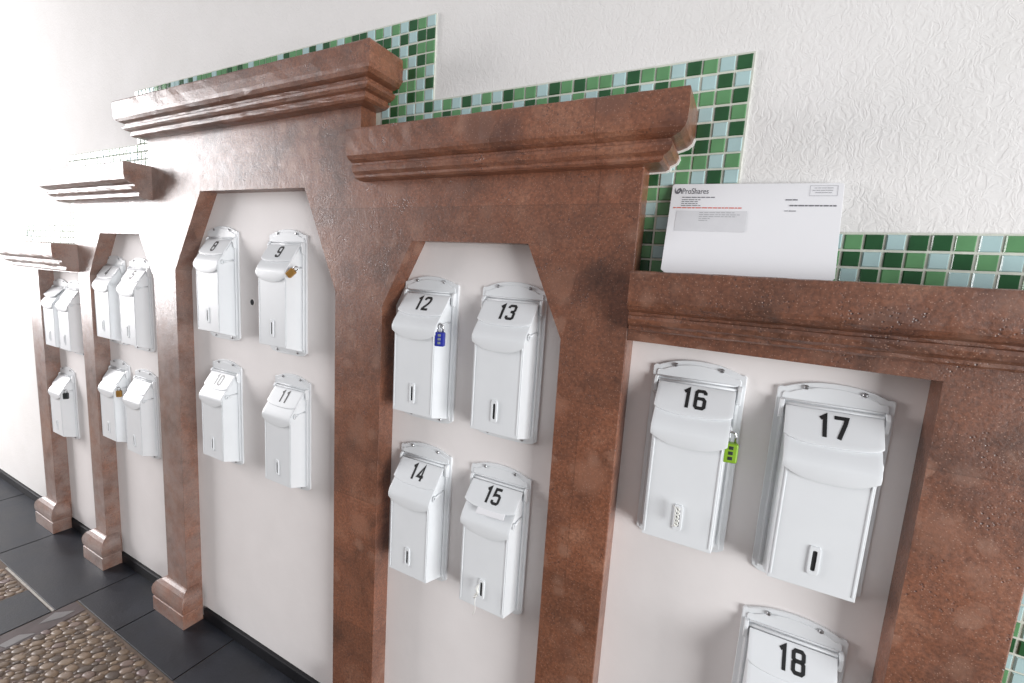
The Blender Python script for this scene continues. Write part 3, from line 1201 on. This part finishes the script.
en_quads('postage_box', 'inkpale', [(box[0], box[1], box[2], box[1] + tt * 2), (box[0], box[3], box[2], box[3] + tt * 2),
                                    (box[0], box[1], box[0] + tt, box[3]), (box[2], box[1], box[2] + tt, box[3])]
         + words(0.85, 0.945, 0.05, 0.008, 31) + words(0.84, 0.95, 0.075, 0.008, 32) + words(0.855, 0.94, 0.10, 0.008, 33))
# the printed name, and the mark before it
fc = bpy.data.curves.new('sender_name', 'FONT')
fc.body = 'ProShares'
fc.size = 1.0
fo = bpy.data.objects.new('sender_name_source', fc)
COL.objects.link(fo)
bpy.context.view_layer.update()
fm = bpy.data.meshes.new_from_object(fo.evaluated_get(bpy.context.evaluated_depsgraph_get()))
bpy.data.objects.remove(fo)
xsv = [v.co.x for v in fm.vertices]
ysv = [v.co.y for v in fm.vertices]
for v in fm.vertices:
    a = (v.co.x - min(xsv)) / (max(xsv) - min(xsv))
    b = v.co.y
    v.co = en(0.073 + 0.168 * a, 0.115 - b * 0.092, 0.106) * U
fm.materials.append(M['ink'])
nm = bpy.data.objects.new('sender_name', fm)
COL.objects.link(nm)
nm.parent = env
lg = MB()
for (cu, cv, a0, a1, rr) in ((0.040, 0.070, 150, 395, 0.031), (0.052, 0.092, -40, 200, 0.027)):
    P1, P2 = [], []
    for k in range(13):
        t = math.radians(a0 + (a1 - a0) * k / 12)
        wdt = 0.55 * math.sin(math.pi * (k + 0.6) / 13.2)
        P1.append(en(cu + rr * math.cos(t) * 0.66, cv - rr * math.sin(t) * 1.55, 0.106))
        P2.append(en(cu + rr * (1 - wdt) * math.cos(t) * 0.66, cv - rr * (1 - wdt) * math.sin(t) * 1.55, 0.106))
    A = lg.verts(P1)
    Bv = lg.verts(P2)
    for k in range(12):
        lg.face([A[k], A[k + 1], Bv[k + 1], Bv[k]])
lg.build('sender_mark', 'ink', env, fix=False)

# letter sticking out under the lid of mailbox 15
bx, bz = BOXES[14][0], BOXES[14][1]
lt = MB()
pts4 = []
for (x, s) in ((-0.95, 1.6), (1.7, 1.6), (1.7, 2.62), (-0.95, 2.72)):
    pts4.append((x, s))
lt.loft([[Vector(on_slope(x, s, 0.10)) for x, s in pts4], [Vector(on_slope(x, s, 0.19)) for x, s in pts4]])
tag(lt.build('letter', 'paper', origin=(bx, 0, bz)), 'white letter poking out under the lid of mailbox 15', 'letter')

# white string hanging from the slot of mailbox 15
st = MB()
st.smooth = True
st.tube([(0.05, -2.9, -9.3), (-0.02, -3.1, -9.6), (0.08, -3.12, -9.9), (-0.08, -3.14, -10.2)], [0.10, 0.15, 0.13, 0.10], 8)
st.tube([(-0.2, -3.05, -10.25), (0.1, -3.16, -10.12), (-0.25, -3.12, -10.5)], 0.09, 6)
st.tube([(-0.08, -3.12, -10.2), (-0.16, -3.1, -10.9), (-0.1, -3.08, -11.6), (-0.3, -3.06, -12.2)], 0.035, 6)
tag(st.build('string', 'string', origin=(bx - 0.05, 0, bz)), 'white string dangling from the slot of mailbox 15', 'string')

# knotted white ties in the slot of mailbox 16
bx, bz = BOXES[15][0], BOXES[15][1]
st = MB()
st.smooth = True
zz = -9.1
for k in range(5):
    zc = -9.2 - 0.26 * k
    st.tube([(-0.02 + 0.14 * math.cos(t) * (1 if k % 2 else 0.8), -3.02 - 0.06 * math.sin(2 * t), zc + 0.14 * math.sin(t)) for t in [2 * math.pi * q / 10 for q in range(11)]], 0.06, 6)
st.tube([(-0.3, -3.0, -9.0), (-0.1, -3.06, -9.2), (0.05, -3.0, -9.5), (-0.05, -3.0, -10.4), (-0.28, -3.0, -10.45)], 0.045, 6)
tag(st.build('plastic_tie', 'string', origin=(bx - 0.02, 0, bz)), 'knotted white ties threaded through the slot of mailbox 16', 'tie')

# open hole in the painted panel between mailboxes 8 and 9
hl = MB()
hl.smooth = False
hl.disc_stack((0, 0, 0), 'y', [(0.46, -0.004), (0.44, -0.05), (0.36, -0.055), (0.34, -0.01)], 20)
hl.mi = 1
hl.disc_stack((0, 0, 0), 'y', [(0.37, -0.02), (0.37, -0.045)], 20)
tag(hl.build('cable_hole', ['paint', 'dark'], origin=(-51.2, 0, -19.85)), 'small dark cable hole in the panel between mailboxes 8 and 9', 'hole')
